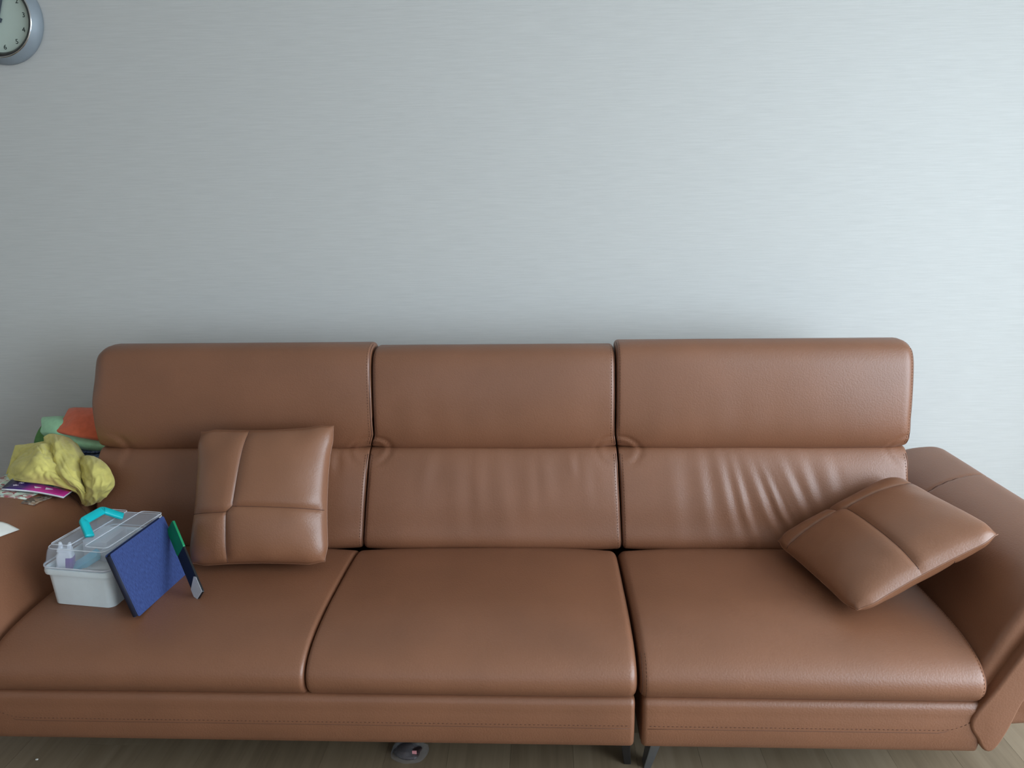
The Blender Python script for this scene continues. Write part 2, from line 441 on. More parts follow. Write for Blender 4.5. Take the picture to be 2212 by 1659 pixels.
for k, b in enumerate(B):
    xa, xb = b['l']
    def lx(t, a_, z_, b=b, xa=xa, xb=xb):
        u = (t-xa)/(xb-xa); return t+(b['dl']*(1-u)+b['dr']*u)*np.clip((.70-z_)/.30, 0, 1.1)
    o, G = loft('backrest', lump, xa, xb, b['lr'][0], b['lr'][1], LEA, sofa, n=150, step=.0075, disp=lum_d(xa, xb, 31+k, .0005, b['folds'], b['pl']), xmap=lx, rw=lambda a, z: .15+.85*(1-sm(z, .60, .68)))
    tl = lambda r: (r[:, 1] < 2.262) & (r[:, 2] > .40)
    if k != 0: edge_stitch(o, G, -1, .010, tl)
    edge_stitch(o, G, 1, .010, tl)
    hp = [(p[0], p[1]+(b['top'] if p[1] > .9 else 0)) for p in headp]
    xa, xb = b['h']
    def hx(t, a_, z_, b=b, xa=xa, xb=xb):
        u = (t-xa)/(xb-xa); tt = np.clip((.75-z_)/.05, 0, 1)
        return t+tt*((b['l'][0]-b['h'][0])*(1-u)+(b['l'][1]-b['h'][1])*u)
    o, G = loft('head_pad', hp, xa, xb, b['hr'][0], b['hr'][1], LEA, sofa, n=150, step=.0075, disp=head_d(xa, xb, 51+k, b['amp'], b['pl'], .05), xmap=hx, rw=b.get('rw', lambda a, z: .15+.85*sm(z, .72, .80)))
    th = lambda r: (r[:, 1] < 2.35) & (r[:, 2] > .715)
    if k != 0: edge_stitch(o, G, -1, .010, th)
    edge_stitch(o, G, 1, .011, th)

# armrests
armp = [(.955, .265), (1.0, .345), (1.028, .40), (1.055, .46), (1.095, .53), (1.15, .582), (1.22, .611), (1.295, .621), (1.335, .614), (1.352, .595), (1.33, .562), (1.27, .515), (1.20, .455), (1.15, .395), (1.103, .31), (1.078, .23), (1.052, .178), (1.022, .168), (.985, .205)]
bandp = [(.992, .250), (1.040, .340), (1.098, .452), (1.135, .506), (1.178, .552), (1.235, .584), (1.30, .594), (1.336, .588), (1.340, .570), (1.272, .514), (1.20, .453), (1.151, .393), (1.1045, .309), (1.079, .229), (1.055, .176), (1.032, .170), (1.012, .200)]
def arm_d(t, a, b):
    return -.004*gz(t, 2.205+.06*(a-1.1)/.25, .0035)*((b > .5) & (a > .99))+.0012*wav(t*1.1, a+b, 71, 8)
for side, mir in (('r', None), ('l', MX)):
    o, G = loft('armrest', armp, 1.628, 2.558, .018, .045, LEA, sofa, 'y', n=150, step=.0075, disp=arm_d, mirror=mir)
    # cross seam over the arm
    P = []
    for j in range(150):
        xm = G[60, j, 0] if mir is None else MX-G[60, j, 0]
        if G[60, j, 2] < .50 or xm > 1.345: continue
        ty = 2.205+.06*(xm-1.1)/.25; i2 = int(np.searchsorted(G[:, j, 1], ty)); fr = (ty-G[i2-1, j, 1])/(G[i2, j, 1]-G[i2-1, j, 1])
        P.append(G[i2-1, j]*(1-fr)+G[i2, j]*fr)
    P = np.array(P); P = P[np.argsort(P[:, 0])]; P = P[np.r_[True, np.abs(np.diff(P[:, 0])) > .002]]
    tube('seam', P, .0013, SEAM, o, 6)
    o2, G2 = loft('front_band', bandp, 1.600, 1.68, .007, .012, LEA, o, 'y', n=150, step=.02, mirror=mir)
    ring = G2[6]; rx = ring[:, 0] if mir is None else MX-ring[:, 0]
    sel = prof_range(np.stack([rx, ring[:, 1], ring[:, 2]], 1), lambda r: (r[:, 2] > .255) & (((r[:, 2]-.252) > 2.05*(r[:, 0]-.989)-.03) | (r[:, 2] > .575)) & (r[:, 0] < 1.32))
    P = ring[sel].copy(); sg = 1 if mir is None else -1
    P[:, 0] += sg*.0085; P[:, 1] -= .0001
    stitches('stitching', P, (0, -1, 0), THREAD, o2, .006, .004, .0018, .001)
    # recessed outer side panel under the wing
    sp = [(1.03, .17), (1.03, .30), (1.10, .40), (1.19, .46), (1.24, .45), (1.245, .30), (1.24, .175), (1.20, .165)]
    loft('side_panel', sp, 1.70, 2.54, .02, .03, LEA, o, 'y', n=80, step=.1, mirror=mir)
# structural back behind the cushions, lined in black underneath
bk, _ = loft('back_frame', [(2.43, .17), (2.43, .72), (2.45, .74), (2.53, .735), (2.545, .70), (2.545, .2), (2.53, .165)], -1.38, 1.02, .02, .02, LEA, sofa, n=70, step=.1)
boxes('underside', [(-1.38, .21, 1.66, 2.48, .144, .153), (.232, 1.02, 1.66, 2.48, .144, .153)], DARKCLOTH, sofa)
# flat splayed steel legs
def leg(top, bot, wx, mat_edge, mat):
    tx, ty = top; bx, by = bot
    V = []
    for (cx, cy, z, w, d) in ((tx, ty, .158, wx, .07), (bx, by, 0, wx*.62, .034)):
        V += [(cx-w/2, cy-d/2, z), (cx+w/2, cy-d/2, z), (cx+w/2, cy+d/2, z), (cx-w/2, cy+d/2, z)]
    F = [(0, 1, 2, 3), (7, 6, 5, 4), (0, 4, 5, 1), (1, 5, 6, 2), (2, 6, 7, 3), (3, 7, 4, 0)]
    o = mesh('leg', V, F, mat, sofa, False); bevel(o, .002); fixnormals(o)
leg((.196, 1.75), (.213, 1.76), .03, STEEL, SHADED_STEEL)
leg((.290, 1.72), (.262, 1.745), .030, STEEL, STEEL)
leg((-1.27, 2.0), (-1.30, 2.01), .03, STEEL, STEEL)
leg((.93, 2.0), (.95, 2.01), .03, STEEL, STEEL)
leg((-1.27, 2.42), (-1.30, 2.44), .03, STEEL, STEEL)
leg((.93, 2.42), (.95, 2.44), .03, STEEL, STEEL)
leg((.196, 2.42), (.213, 2.44), .03, STEEL, SHADED_STEEL)
leg((.290, 2.42), (.262, 2.44), .03, STEEL, STEEL)

# ------------------------------------------------------------------ throw pillows
def pillow(label, loc, rot, size, thick, a_top, a_bot, b_l, b_r, P1, P2, seed, ear=0.):
    """loc = lower-left corner of the mid plane; local X along the lower edge, Y up, Z outwards"""
    t = thing('throw_pillow', label, 'pillow', loc, rot, 'leather throw pillows on the sofa')
    hs = size/2
    def surf(u, v, sgn, seams):
        cx = 1-.045*(1-v**2)-.006*np.sin(3*v+seed); cy = 1-.040*(1-u**2)-.006*np.sin(2.6*u+seed*2)
        # slightly rounded corners
        rr = 1-.052*sm(np.abs(u*v), .70, 1.0)+ear*sm(np.minimum(u, v), .55, 1.0)
        X = u*hs*cx*rr; Y = v*hs*cy*rr
        e = np.clip((1-np.abs(u)**2.6)*(1-np.abs(v)**2.6), 0, 1)
        Z = thick*e**.46
        edge = e**.5*(1-e**.6)
        Z = Z*(1+.035*wav(u, v, seed, 3.2))+.006*edge*wav(u*1.0, v*1.0, seed+4, 11)
        d = np.full(u.shape, 9.)
        for A in seams:
            for p, q in zip(A[:-1], A[1:]):
                p = np.array(p); q = np.array(q); w = q-p; L = w@w
                k = np.clip(((u-p[0])*w[0]+(v-p[1])*w[1])/L, 0, 1)
                d = np.minimum(d, np.hypot(u-p[0]-k*w[0], v-p[1]-k*w[1]))
        d = d*hs
        Z = Z-(.0050*np.exp(-(d/.0035)**2)+.0045*np.exp(-(d/.018)**2))*np.clip(e*4, 0, 1)
        return np.stack([X+hs, Y+hs, sgn*np.maximum(Z, 0)], -1)
    for sgn in (1, -1):
        T = (a_top, 1.); Bm = (a_bot, -1.); L = (-1., b_l); Rr = (1., b_r)
        if sgn < 0:
            T, Bm, L, Rr = (.35, 1.), (.28, -1.), (-1., .22), (1., .30)
            p1, p2 = (.36, .24), (.28, .30)
        else: p1, p2 = P1, P2
        M_ = tuple((np.array(p1)+np.array(p2))/2)
        def cv(*pts): return resample(catmull(pts, 8, False), 15, False) if len(pts) > 2 else resample(np.array(pts, float), 15, False)
        def ln(*pts): return resample(np.array(pts, float), 29, False)
        seams = [[T, p1], [Rr, p1], [p1, p2], [p2, L], [p2, Bm]]
        quads = [  # bottom, top, left, right boundaries
            (ln(L, p2, M_), ln((-1, 1), T), ln(L, (-1, 1)), ln(M_, p1, T)),
            (ln(p1, Rr), ln(T, (1, 1)), ln(p1, T), ln(Rr, (1, 1))),
            (ln((-1, -1), Bm), ln(L, p2), ln((-1, -1), L), ln(Bm, p2)),
            (ln(Bm, (1, -1)), ln(M_, p1, Rr), ln(Bm, p2, M_), ln((1, -1), Rr))]
        for (b, tp, l, r) in quads:
            # concentrate samples at the rim where the surface turns
            n = 29; s = np.linspace(0, 1, n)[None, :, None]; q = np.linspace(0, 1, n)[:, None, None]
            C = (1-q)*b[None]+q*tp[None]+(1-s)*l[:, None]+s*r[:, None]-((1-s)*(1-q)*b[0]+s*(1-q)*b[-1]+(1-s)*q*tp[0]+s*q*tp[-1])
            wq = lambda x: np.sign(x)*(1-(1-np.abs(x))**1.0)
            U = np.clip(C[..., 0], -1, 1); Vv = np.clip(C[..., 1], -1, 1)
            U = np.sin(U*math.pi/2*.999)*.35+U*.65; Vv = np.sin(Vv*math.pi/2*.999)*.35+Vv*.65
            sm_ = [[(math.sin(p[0]*math.pi/2*.999)*.35+p[0]*.65, math.sin(p[1]*math.pi/2*.999)*.35+p[1]*.65) for p in A] for A in seams]
            G = surf(U, Vv, sgn, sm_)
            F = []
            for i in range(n-1):
                for j in range(n-1):
                    f = (i*n+j, i*n+j+1, (i+1)*n+j+1, (i+1)*n+j)
                    F.append(f if sgn > 0 else f[::-1])
            mesh('leather_panel' if sgn > 0 else 'back_panel', G.reshape(-1, 3), F, LEA2, t)
        for A in seams:
            sp = resample(np.array(A, float), 40, False)
            sp = np.sin(sp*math.pi/2*.999)*.35+sp*.65
            sm_ = [[(math.sin(p[0]*math.pi/2*.999)*.35+p[0]*.65, math.sin(p[1]*math.pi/2*.999)*.35+p[1]*.65) for p in A_] for A_ in seams]
            g = surf(sp[:, 0], sp[:, 1], sgn, sm_)
            tube('seam', g[1:-1], .0011, SEAM, t, 6)
    per = np.array([(-1, -1), (1, -1), (1, 1), (-1, 1), (-1, -1)], float); per = resample(per, 161, False)[:-1]
    per = np.sin(per*math.pi/2*.999)*.35+per*.65
    g = surf(per[:, 0], per[:, 1], 1, [])
    tube('edge_piping', g, .0013, LEA2, t, 6, closed=True)
    return t
pillow('square brown leather pillow leaning upright against the left backrest', (-1.022, 1.975, .441), (1.099, -.004, .041), .402, .068,
       -.17, -.34, -.22, -.20, (-.28, -.15), (-.36, -.22), 1.3, .05)
pillow('brown leather pillow lying tilted against the right armrest', (.671, 2.13, .456), (.446, .001, -1.377), .42, .064,
       -.47, -.56, -.10, -.06, (-.52, -.02), (-.58, -.10), 2.1)

# ------------------------------------------------------------------ wall clock
ck = thing('wall_clock', 'round silver wall clock with pale dial at the upper left', 'clock', (-1.766, y1, 2.044), (0, 0, 0))
def lathe(name, prof, mat, parent, n=96, cap=False):
    V = []; F = []
    for (r, d) in prof:
        for k in range(n):
            a = 2*math.pi*k/n; V.append((r*math.cos(a), -d, r*math.sin(a)))
    for i in range(len(prof)-1):
        for k in range(n): F.append((i*n+k, i*n+(k+1) % n, (i+1)*n+(k+1) % n, (i+1)*n+k))
    if cap: F.append(tuple((len(prof)-1)*n+k for k in range(n)))
    o = mesh(name, V, F, mat, parent); fixnormals(o); return o
SILV = plain('silver_plastic', rgb(138, 147, 154), .5, .03, metallic=.15)
CHR = plain('chrome', rgb(210, 212, 214), .12, .02, metallic=1)
BLKP = plain('dark_bezel', rgb(46, 42, 42), .25)
DIAL = plain('pale_green_dial', rgb(186, 200, 190), .6, .02, 10)
INK = plain('black_ink', rgb(30, 44, 40), .6)
lathe('rim', [(.0, .001), (.133, .001), (.138, .006), (.138, .016), (.136, .024), (.131, .032), (.125, .040), (.1215, .0445)], SILV, ck)
lathe('chrome_ring', [(.1220, .0443), (.1205, .0466), (.1190, .0468), (.1178, .0450)], CHR, ck)
lathe('bezel', [(.1179, .0450), (.1130, .043), (.1060, .036), (.1015, .026)], BLKP, ck)
lathe('dial', [(.102, .0260), (.05, .0261), (.0, .0261)], DIAL, ck)
for hnum in range(1, 13):
    cu = bpy.data.curves.new('numeral', 'FONT'); cu.body = str(hnum); cu.size = .021; cu.align_x = 'CENTER'; cu.align_y = 'CENTER'; cu.extrude = .0003
    tmp = bpy.data.objects.new('numeral_tmp', cu); COL.objects.link(tmp)
    dg = bpy.context.evaluated_depsgraph_get(); me = bpy.data.meshes.new_from_object(tmp.evaluated_get(dg))
    bpy.data.objects.remove(tmp)
    me.materials.clear(); me.materials.append(INK)
    o = bpy.data.objects.new('numeral', me); COL.objects.link(o); o.parent = ck
    a = math.radians(90-30*hnum+6); o.location = (.087*math.cos(a), -.0266, .087*math.sin(a)); o.rotation_euler = (math.pi/2, 0, 0)
def hand(name, ang, ln, w, d):
    a = math.radians(ang); c, s = math.cos(a), math.sin(a)
    V = []
    for dd in (d, d+.001):
        for (l, q) in ((-.015, -w/2), (ln, -w/3), (ln, w/3), (-.015, w/2)): V.append((l*c-q*s, -dd, l*s+q*c))
    F = [(3, 2, 1, 0), (4, 5, 6, 7), (0, 1, 5, 4), (1, 2, 6, 5), (2, 3, 7, 6), (3, 0, 4, 7)]
    o = mesh(name, V, F, plain('grey_hand', rgb(84, 94, 104), .4, metallic=.3), ck, False); fixnormals(o)
hand('hour_hand', 150, .05, .014, .029); hand('minute_hand', 69, .075, .016, .031)
lathe('hub', [(.0, .035), (.008, .035), (.009, .028)], SILV, ck, 24)

# ------------------------------------------------------------------ storage box with clear lid
BX = dict(loc=(-1.325, 1.795, .4185), rz=math.radians(-8.0), w=.204, l=.278, hr=.108, ht=.164)
bxo = thing('storage_box', 'white plastic craft box with clear lid and turquoise handle on the left seat', 'storage box', BX['loc'], (0, 0, BX['rz']))
def rrect(xa, xb, ya, yb, r, z, n=7):
    P = []
    for (cx, cy, a0) in ((xb-r, yb-r, 0), (xa+r, yb-r, 90), (xa+r, ya+r, 180), (xb-r, ya+r, 270)):
        for k in range(n):
            a = math.radians(a0+90*k/(n-1)); P.append((cx+r*math.cos(a), cy+r*math.sin(a), z))
    return P
def ringloft(name, rings, mat, parent, cap0=False, cap1=False, smooth=True, sharp=35):
    n = len(rings[0]); V = [p for r in rings for p in r]; F = []
    for i in range(len(rings)-1):
        for k in range(n): F.append((i*n+k, i*n+(k+1) % n, (i+1)*n+(k+1) % n, (i+1)*n+k))
    if cap0: F.append(tuple(range(n))[::-1])
    if cap1: F.append(tuple((len(rings)-1)*n+k for k in range(n)))
    o = mesh(name, V, F, mat, parent, smooth); fixnormals(o)
    if smooth: o.data.set_sharp_from_angle(angle=math.radians(sharp))
    return o
WHP = plain('white_plastic', rgb(220, 231, 234), .35, .02)
CLR = clearplastic('frosted_clear_plastic', (.88, .92, .97, 1), .14, .16)
CLRE = clearplastic('clear_plastic_edge', (.93, .96, 1, 1), .5, .15)
TEAL = plain('turquoise_plastic', rgb(0, 176, 182), .35, .03)
w_, l_ = BX['w'], BX['l']; hr, ht = BX['hr'], BX['ht']
I = lambda i, z, r: rrect(i, w_-i, i, l_-i, r, z)
ringloft('tub', [I(.017, 0, .018), I(.013, .003, .020), I(.007, hr-.022, .024), I(.007, hr-.016, .024), I(.0, hr-.015, .026), I(-.001, hr-.008, .026), I(.0, hr, .026), I(.004, hr+.001, .024), I(.009, hr-.004, .022), I(.021, .008, .018)], WHP, bxo, True, True)
# lid: hollow dome with a raised middle plate
ld = ringloft('lid', [I(.0, hr+.002, .026), I(-.001, hr+.010, .026), I(.003, hr+.012, .024), I(.009, ht-.012, .022), I(.012, ht-.005, .022), I(.020, ht, .020), I(.030, ht+.001, .014)], CLR, bxo, False, True)
solid(ld, .0018)
for (ring, rr_) in ((I(.0, hr+.006, .026), .0022), (I(.0135, ht-.003, .021), .0013)):
    tube('lid_edge', ring, rr_, CLRE, ld, 6, closed=True)
# two hinged flaps with raised rims and the ridge in the middle that carries the handle
for (a, b) in ((.022, w_*.40), (w_*.60, w_-.012)):
    pl = ringloft('lid_flap', [rrect(a, b, .02, l_-.02, .010, ht+.0028), rrect(a+.001, b-.001, .021, l_-.021, .010, ht+.006), rrect(a+.004, b-.004, .024, l_-.024, .008, ht+.007)], CLR, ld, False, True)
    tube('flap_edge', rrect(a+.001, b-.001, .021, l_-.021, .010, ht+.006), .0011, CLRE, pl, 6, closed=True)
ringloft('handle_plate', [rrect(w_*.40, w_*.60, .035, l_-.035, .008, ht+.0028), rrect(w_*.41, w_*.59, .037, l_-.037, .008, ht+.009)], CLR, ld, False, True)
# handle: flat bail, tilted to the left
hy0, hy1 = .072, .205; hx = w_*.5
pts = [(0, hy0, 0), (0, hy0+.012, .020), (0, hy0+.024, .040), (0, hy0+.029, .0455), (0, hy0+.037, .047), (0, (hy0+hy1)/2, .047), (0, hy1-.037, .047), (0, hy1-.029, .0455), (0, hy1-.024, .040), (0, hy1-.012, .020), (0, hy1, 0)]
hp_ = catmull(pts, 5, False)
V = []; F = []
tl_ = math.radians(-52)
for i, p in enumerate(hp_):
    tg = hp_[min(i+1, len(hp_)-1)]-hp_[max(i-1, 0)]; tg /= np.linalg.norm(tg)
    nr = np.array([0, -tg[2], tg[1]])
    for (ax, bn) in ((-.0035, -.0115), (.0035, -.0115), (.005, -.009), (.005, .009), (.0035, .0115), (-.0035, .0115), (-.005, .009), (-.005, -.009)):
        q = p+np.array([ax, 0, 0])+nr*bn
        xx = q[0]*math.cos(tl_)+q[2]*math.sin(tl_); zz = -q[0]*math.sin(tl_)+q[2]*math.cos(tl_)
        V.append((hx+xx, q[1], ht+.010+zz))
n8 = 8
for i in range(len(hp_)-1):
    for k in range(n8): F.append((i*n8+k, i*n8+(k+1) % n8, (i+1)*n8+(k+1) % n8, (i+1)*n8+k))
F += [tuple(range(8)), tuple((len(hp_)-1)*8+k for k in range(8))[::-1]]
hd = mesh('handle', V, F, TEAL, bxo); fixnormals(hd); hd['label'] = 'turquoise carrying handle'

def in_box(x, y, z):   # box-local point -> world
    c, s = math.cos(BX['rz']), math.sin(BX['rz']); L = BX['loc']
    return (L[0]+x*c-y*s, L[1]+x*s+y*c, L[2]+z)
# what lies in the box
LAV = plain('lavender_plastic', rgb(104, 58, 156), .4)
PAPERW = plain('white_paper', rgb(224, 222, 214), .8, .02)
CYAN = plain('light_blue_film', rgb(84, 196, 222), .4, .05)
WHT2 = plain('matt_white', rgb(226, 228, 232), .55, .02)
bt = thing('glue_bottle', 'small white and violet bottle with two-pronged cap inside the clear box', 'bottle', in_box(.044, .040, hr+.000), (0, math.radians(6), BX['rz']+.35)); bt.scale = (1.2, 1.2, 1.1)
ringloft('body', [rrect(-.016, .016, -.010, .010, .006, -.03), rrect(-.017, .017, -.011, .011, .006, .022), rrect(-.013, .013, -.009, .009, .006, .032)], WHT2, bt, True, True)
ringloft('wrap', [rrect(.001, .0178, -.0118, .0118, .006, -.012), rrect(.001, .0178, -.0118, .0118, .006, .018)], LAV, bt, True, True)
ringloft('cap', [rrect(-.016, .016, -.008, .008, .004, .032), rrect(-.014, .014, -.007, .007, .004, .040)], WHT2, bt, True, True)
for sx in (-1, 1): ringloft('prong', [rrect(sx*.009-.005, sx*.009+.005, -.005, .005, .003, .038), rrect(sx*.009-.004, sx*.009+.004, -.004, .004, .003, .048), rrect(sx*.010-.002, sx*.010+.002, -.003, .003, .0015, .054)], WHT2, bt, False, True)
def packet(name, label, cat, x, y, z, sx, sy, sz, rot, mat, group=None):
    o = ringloft(name, [rrect(-sx/2, sx/2, -sy/2, sy/2, .004, -sz/2), rrect(-sx/2-.001, sx/2+.001, -sy/2-.001, sy/2+.001, .005, 0), rrect(-sx/2, sx/2, -sy/2, sy/2, .004, sz/2)], mat, None, True, True)
    o.location = in_box(x, y, z); o.rotation_euler = (rot[0], rot[1], rot[2]+BX['rz']); tag(o, label, cat, group); return o
packet('tissue_packet', 'light blue film packet lying slanted inside the clear box', 'packet', .092, .060, hr+.000, .070, .034, .014, (.3, -.5, .5), CYAN)
for k in range(4):
    packet('paper_card', ['white card at the bottom of the paper pile in the clear box', 'second white card up in the clear box pile', 'third white card up in the clear box pile', 'topmost white card of the pile in the clear box'][k], 'card', .100+.003*k, .105+.004*k, .040+.0165*k, .12, .15, .012, (0, 0, .02*k), PAPERW, 'cards in the clear box')
packet('white_carton', 'white carton standing at the back inside the clear box', 'carton', .060, .175, hr-.004, .07, .10, .055, (0, .05, .1), WHT2)
packet('grey_roll_case', 'pale grey flat case beside the carton inside the clear box', 'case', .130, .150, hr-.005, .055, .13, .030, (.1, .15, -.1), plain('pale_grey', rgb(190, 196, 200), .5))

# ------------------------------------------------------------------ blue folio leaning on the box
NAVY = NT('navy_canvas'); v = NAVY.coords((420, 90, 420)); v2 = NAVY.coords((90, 420, 420))
f1 = NAVY.noise(v, 1, 3); NAVY.link(NAVY.ramp(f1, [(.3, rgb(30, 46, 94)), (.7, rgb(52, 72, 126))]), NAVY.b.inputs['Base Color'])
NAVY.link(NAVY.bump(NAVY.noise(v2, 1, 2), .3, .0006), NAVY.b.inputs['Normal']); NAVY.set(Roughness=.8); NAVY = NAVY.m
NBLK = plain('black_felt', rgb(24, 26, 34), .85)
nb = thing('folio_case', 'dark blue fabric folio leaning against the right side of the plastic box', 'folio', (-1.041, 1.736, .424), (1.269, -.010, 1.486))
fw_, fh_ = .24, .18
def slab(name, x0, x1, y0, y1, z0, z1, r, mat, parent):
    o = ringloft(name, [rrect(x0, x1, y0, y1, r, z0), rrect(x0, x1, y0, y1, r, z1)], mat, parent, True, True); bevel(o, .0008); return o
slab('front_cover', 0, fw_, 0, fh_, -.003, 0, .006, NAVY, nb)
slab('back_cover', 0, fw_, 0, fh_, -.017, -.014, .006, NAVY, nb)
slab('page_block', .004, fw_-.003, .003, fh_-.003, -.0138, -.0032, .004, NBLK, nb)
sp_ = [(-.002+.0085*(1-math.cos(a))-.006, 0, -.0085+.0085*math.sin(a)) for a in np.linspace(-math.pi/2, math.pi/2, 9)]
sp_ = [(.003-.007*math.cos(a), 0, -.0085+.0086*math.sin(a)) for a in np.linspace(-math.pi/2, math.pi/2, 11)]
so = mesh('spine', [(p[0], yy, p[2]) for yy in (.004, fh_-.004) for p in sp_], [(k, k+1, 12+k, 11+k) for k in range(10)], plain('navy_spine', rgb(20, 26, 46), .7), nb); solid(so, .0015)

# ------------------------------------------------------------------ black package with green end
pk = thing('slim_package', 'slim black package with green upper end and white tip beside the blue folio', 'package', (-.934, 1.828, .416), (1.235, -.909, -.407))
PKB = plain('glossy_black_card', rgb(20, 22, 26), .3); PKG = plain('green_card', rgb(10, 132, 84), .4, .12, 30); PKW = plain('white_label', rgb(206, 210, 214), .5, .05, 60)
slab('body', 0, .045, 0, .15, -.006, 0, .002, PKB, pk)
slab('green_end', -.001, .046,   .15, .24, -.0060, .0005, .003, PKG, pk)
tip = mesh('white_label', [(-.0006, .001, .0008), (.0456, .001, .0008), (.0456, .048, .0008), (.036, .056, .0008), (-.0006, .040, .0008)], [(0, 1, 2, 3, 4)], PKW, pk, False); solid(tip, .0006)

# ------------------------------------------------------------------ left arm: magazines, paper, laundry
AP = np.array(armp[:9])
def arm_z(x): return float(np.interp(MX-x, AP[:, 0], AP[:, 1]))
def sheet(name, label, cat, corners, th, mat, sag=None, n=14, group=None, conform=False):
    """thin paper thing from four upper corners (FL, FR, BR, BL) with curl, given thickness"""
    c = [np.array(q, float) for q in corners]; V = []; F = []
    for i in range(n+1):
        for j in range(n+1):
            s, t = j/n, i/n
            p = (1-t)*((1-s)*c[0]+s*c[1])+t*((1-s)*c[3]+s*c[2])
            if conform: p[2] = arm_z(p[0])+.0045
            if sag: p = p+np.array([0, 0, sag(s, t)])
            V.append(p)
    org = V[0].copy(); V = [p-org for p in V]
    for i in range(n):
        for j in range(n): F.append((i*(n+1)+j, i*(n+1)+j+1, (i+1)*(n+1)+j+1, (i+1)*(n+1)+j))
    o = mesh(name, V, F, mat); o.location = org; solid(o, th); tag(o, label, cat, group); return o
def comic_material():
    t = NT('comic_print'); v = t.coords(); sp = t.n.new('ShaderNodeSeparateXYZ'); t.link(v, sp.inputs[0])
    mr = t.new('ShaderNodeMapRange'); t.link(sp.outputs[0], mr.inputs[0]); mr.inputs[1].default_value = 0; mr.inputs[2].default_value = .14
    base = t.ramp(mr.outputs[0], [(0, rgb(30, 24, 66)), (.35, rgb(74, 42, 120)), (.6, rgb(196, 52, 150)), (.85, rgb(190, 50, 140))])
    vo = t.n.new('ShaderNodeTexVoronoi'); t.link(v, vo.inputs['Vector']); vo.inputs['Scale'].default_value = 48
    patch = t.ramp(vo.outputs['Color'], [(.0, rgb(220, 220, 225)), (.35, rgb(60, 130, 130)), (.55, rgb(210, 90, 60)), (.75, rgb(60, 80, 130)), (1, rgb(230, 225, 210))])
    mk = t.new('ShaderNodeMapRange'); t.link(sp.outputs[1], mk.inputs[0]); mk.inputs[1].default_value = .062; mk.inputs[2].default_value = .070
    mx = t.new('ShaderNodeMix', data_type='RGBA'); t.link(mk.outputs[0], mx.inputs[0]); t.link(base, mx.inputs[6]); t.link(patch, mx.inputs[7])
    t.link(mx.outputs[2], t.b.inputs['Base Color']); t.set(Roughness=.3)
    return t.m
def patchy(name, cols, scale, rough=.5):
    t = NT(name); v = t.coords(); vo = t.n.new('ShaderNodeTexVoronoi'); t.link(v, vo.inputs['Vector']); vo.inputs['Scale'].default_value = scale
    k = len(cols)-1
    t.link(t.ramp(vo.outputs['Color'], [(i/k, c) for i, c in enumerate(cols)]), t.b.inputs['Base Color']); t.set(Roughness=rough); return t.m
PAGE = plain('page_edges', rgb(222, 220, 224), .8, .03, 200)
# comic: cover sheet + page block + back
cf = [(-1.629, 2.105, .630), (-1.462, 2.135, .592), (-1.472, 2.245, .592), (-1.655, 2.225, .636)]
cm = thing('comic_book', 'purple and pink comic with star shapes on the left armrest under the yellow shirt', 'book', cf[0])
def rel(cs, dz): return [(c[0]-cf[0][0], c[1]-cf[0][1], c[2]-cf[0][2]+dz) for c in cs]
def part_sheet(name, cs, th, mat, parent, n=10):
    c = [np.array(q) for q in cs]; V = []; F = []
    for i in range(n+1):
        for j in range(n+1):
            s, t = j/n, i/n
            p = (1-t)*((1-s)*c[0]+s*c[1])+t*((1-s)*c[3]+s*c[2]); p = p+np.array([0, 0, .006*math.sin(math.pi*s)])
            V.append(p)
    for i in range(n):
        for j in range(n): F.append((i*(n+1)+j, i*(n+1)+j+1, (i+1)*(n+1)+j+1, (i+1)*(n+1)+j))
    o = mesh(name, V, F, mat, parent); solid(o, th); return o
part_sheet('front_cover', rel(cf, .0), .0006, comic_material(), cm)
part_sheet('page_block', rel(cf, -.0007), .0055, PAGE, cm)
part_sheet('back_cover', rel(cf, -.0063), .0006, plain('dark_print', rgb(40, 44, 60), .4), cm)
def star(cx, cy, r, n=5, ri=.45, rot=0.):
    return [(cx+r*(1 if k % 2 == 0 else ri)*math.cos(rot+math.pi*k/n), cy+r*(1 if k % 2 == 0 else ri)*math.sin(rot+math.pi*k/n)) for k in range(2*n)]
STARM = plain('pale_print', rgb(226, 214, 230), .5)
R0 = [np.array(q) for q in rel(cf, .0012)]
def on_cover(s, t): return (1-t)*((1-s)*R0[0]+s*R0[1])+t*((1-s)*R0[3]+s*R0[2])+np.array([0, 0, .006*math.sin(math.pi*s)])
for (poly) in (star(.17, .20, .05, 5, .45, 1.57), [(.50, .14), (.58, .22), (.46, .24)], [(.66, .16), (.76, .25), (.64, .28)], star(.22, .36, .045, 4, .5, .4)):
    o = mesh('cover_print', [on_cover(a, b) for a, b in poly], [tuple(range(len(poly)))], STARM, cm, False); solid(o, .0006, 1)
sheet('magazine', 'pale green and blue magazine under the purple comic', 'magazine', [(-1.70, 2.045, .628), (-1.545, 2.085, .604), (-1.53, 2.26, .606), (-1.69, 2.23, .630)], .003,
      patchy('pastel_print', [rgb(190, 214, 226), rgb(170, 196, 170), rgb(214, 220, 206), rgb(150, 60, 70), rgb(196, 214, 200)], 90), lambda s, t: .004*math.sin(3*s+2*t))
sheet('kraft_leaflet', 'tan and black printed leaflet with ragged edge lowest on the armrest', 'leaflet', [(-1.60, 2.035, .612), (-1.514, 2.075, .5905), (-1.50, 2.20, .586), (-1.60, 2.22, .613)], .0012,
      patchy('kraft_print', [rgb(176, 156, 134), rgb(120, 92, 74), rgb(70, 66, 64), rgb(190, 176, 158)], 130), lambda s, t: .002*math.sin(11*s)*(1-t)+.002*math.sin(9*t))
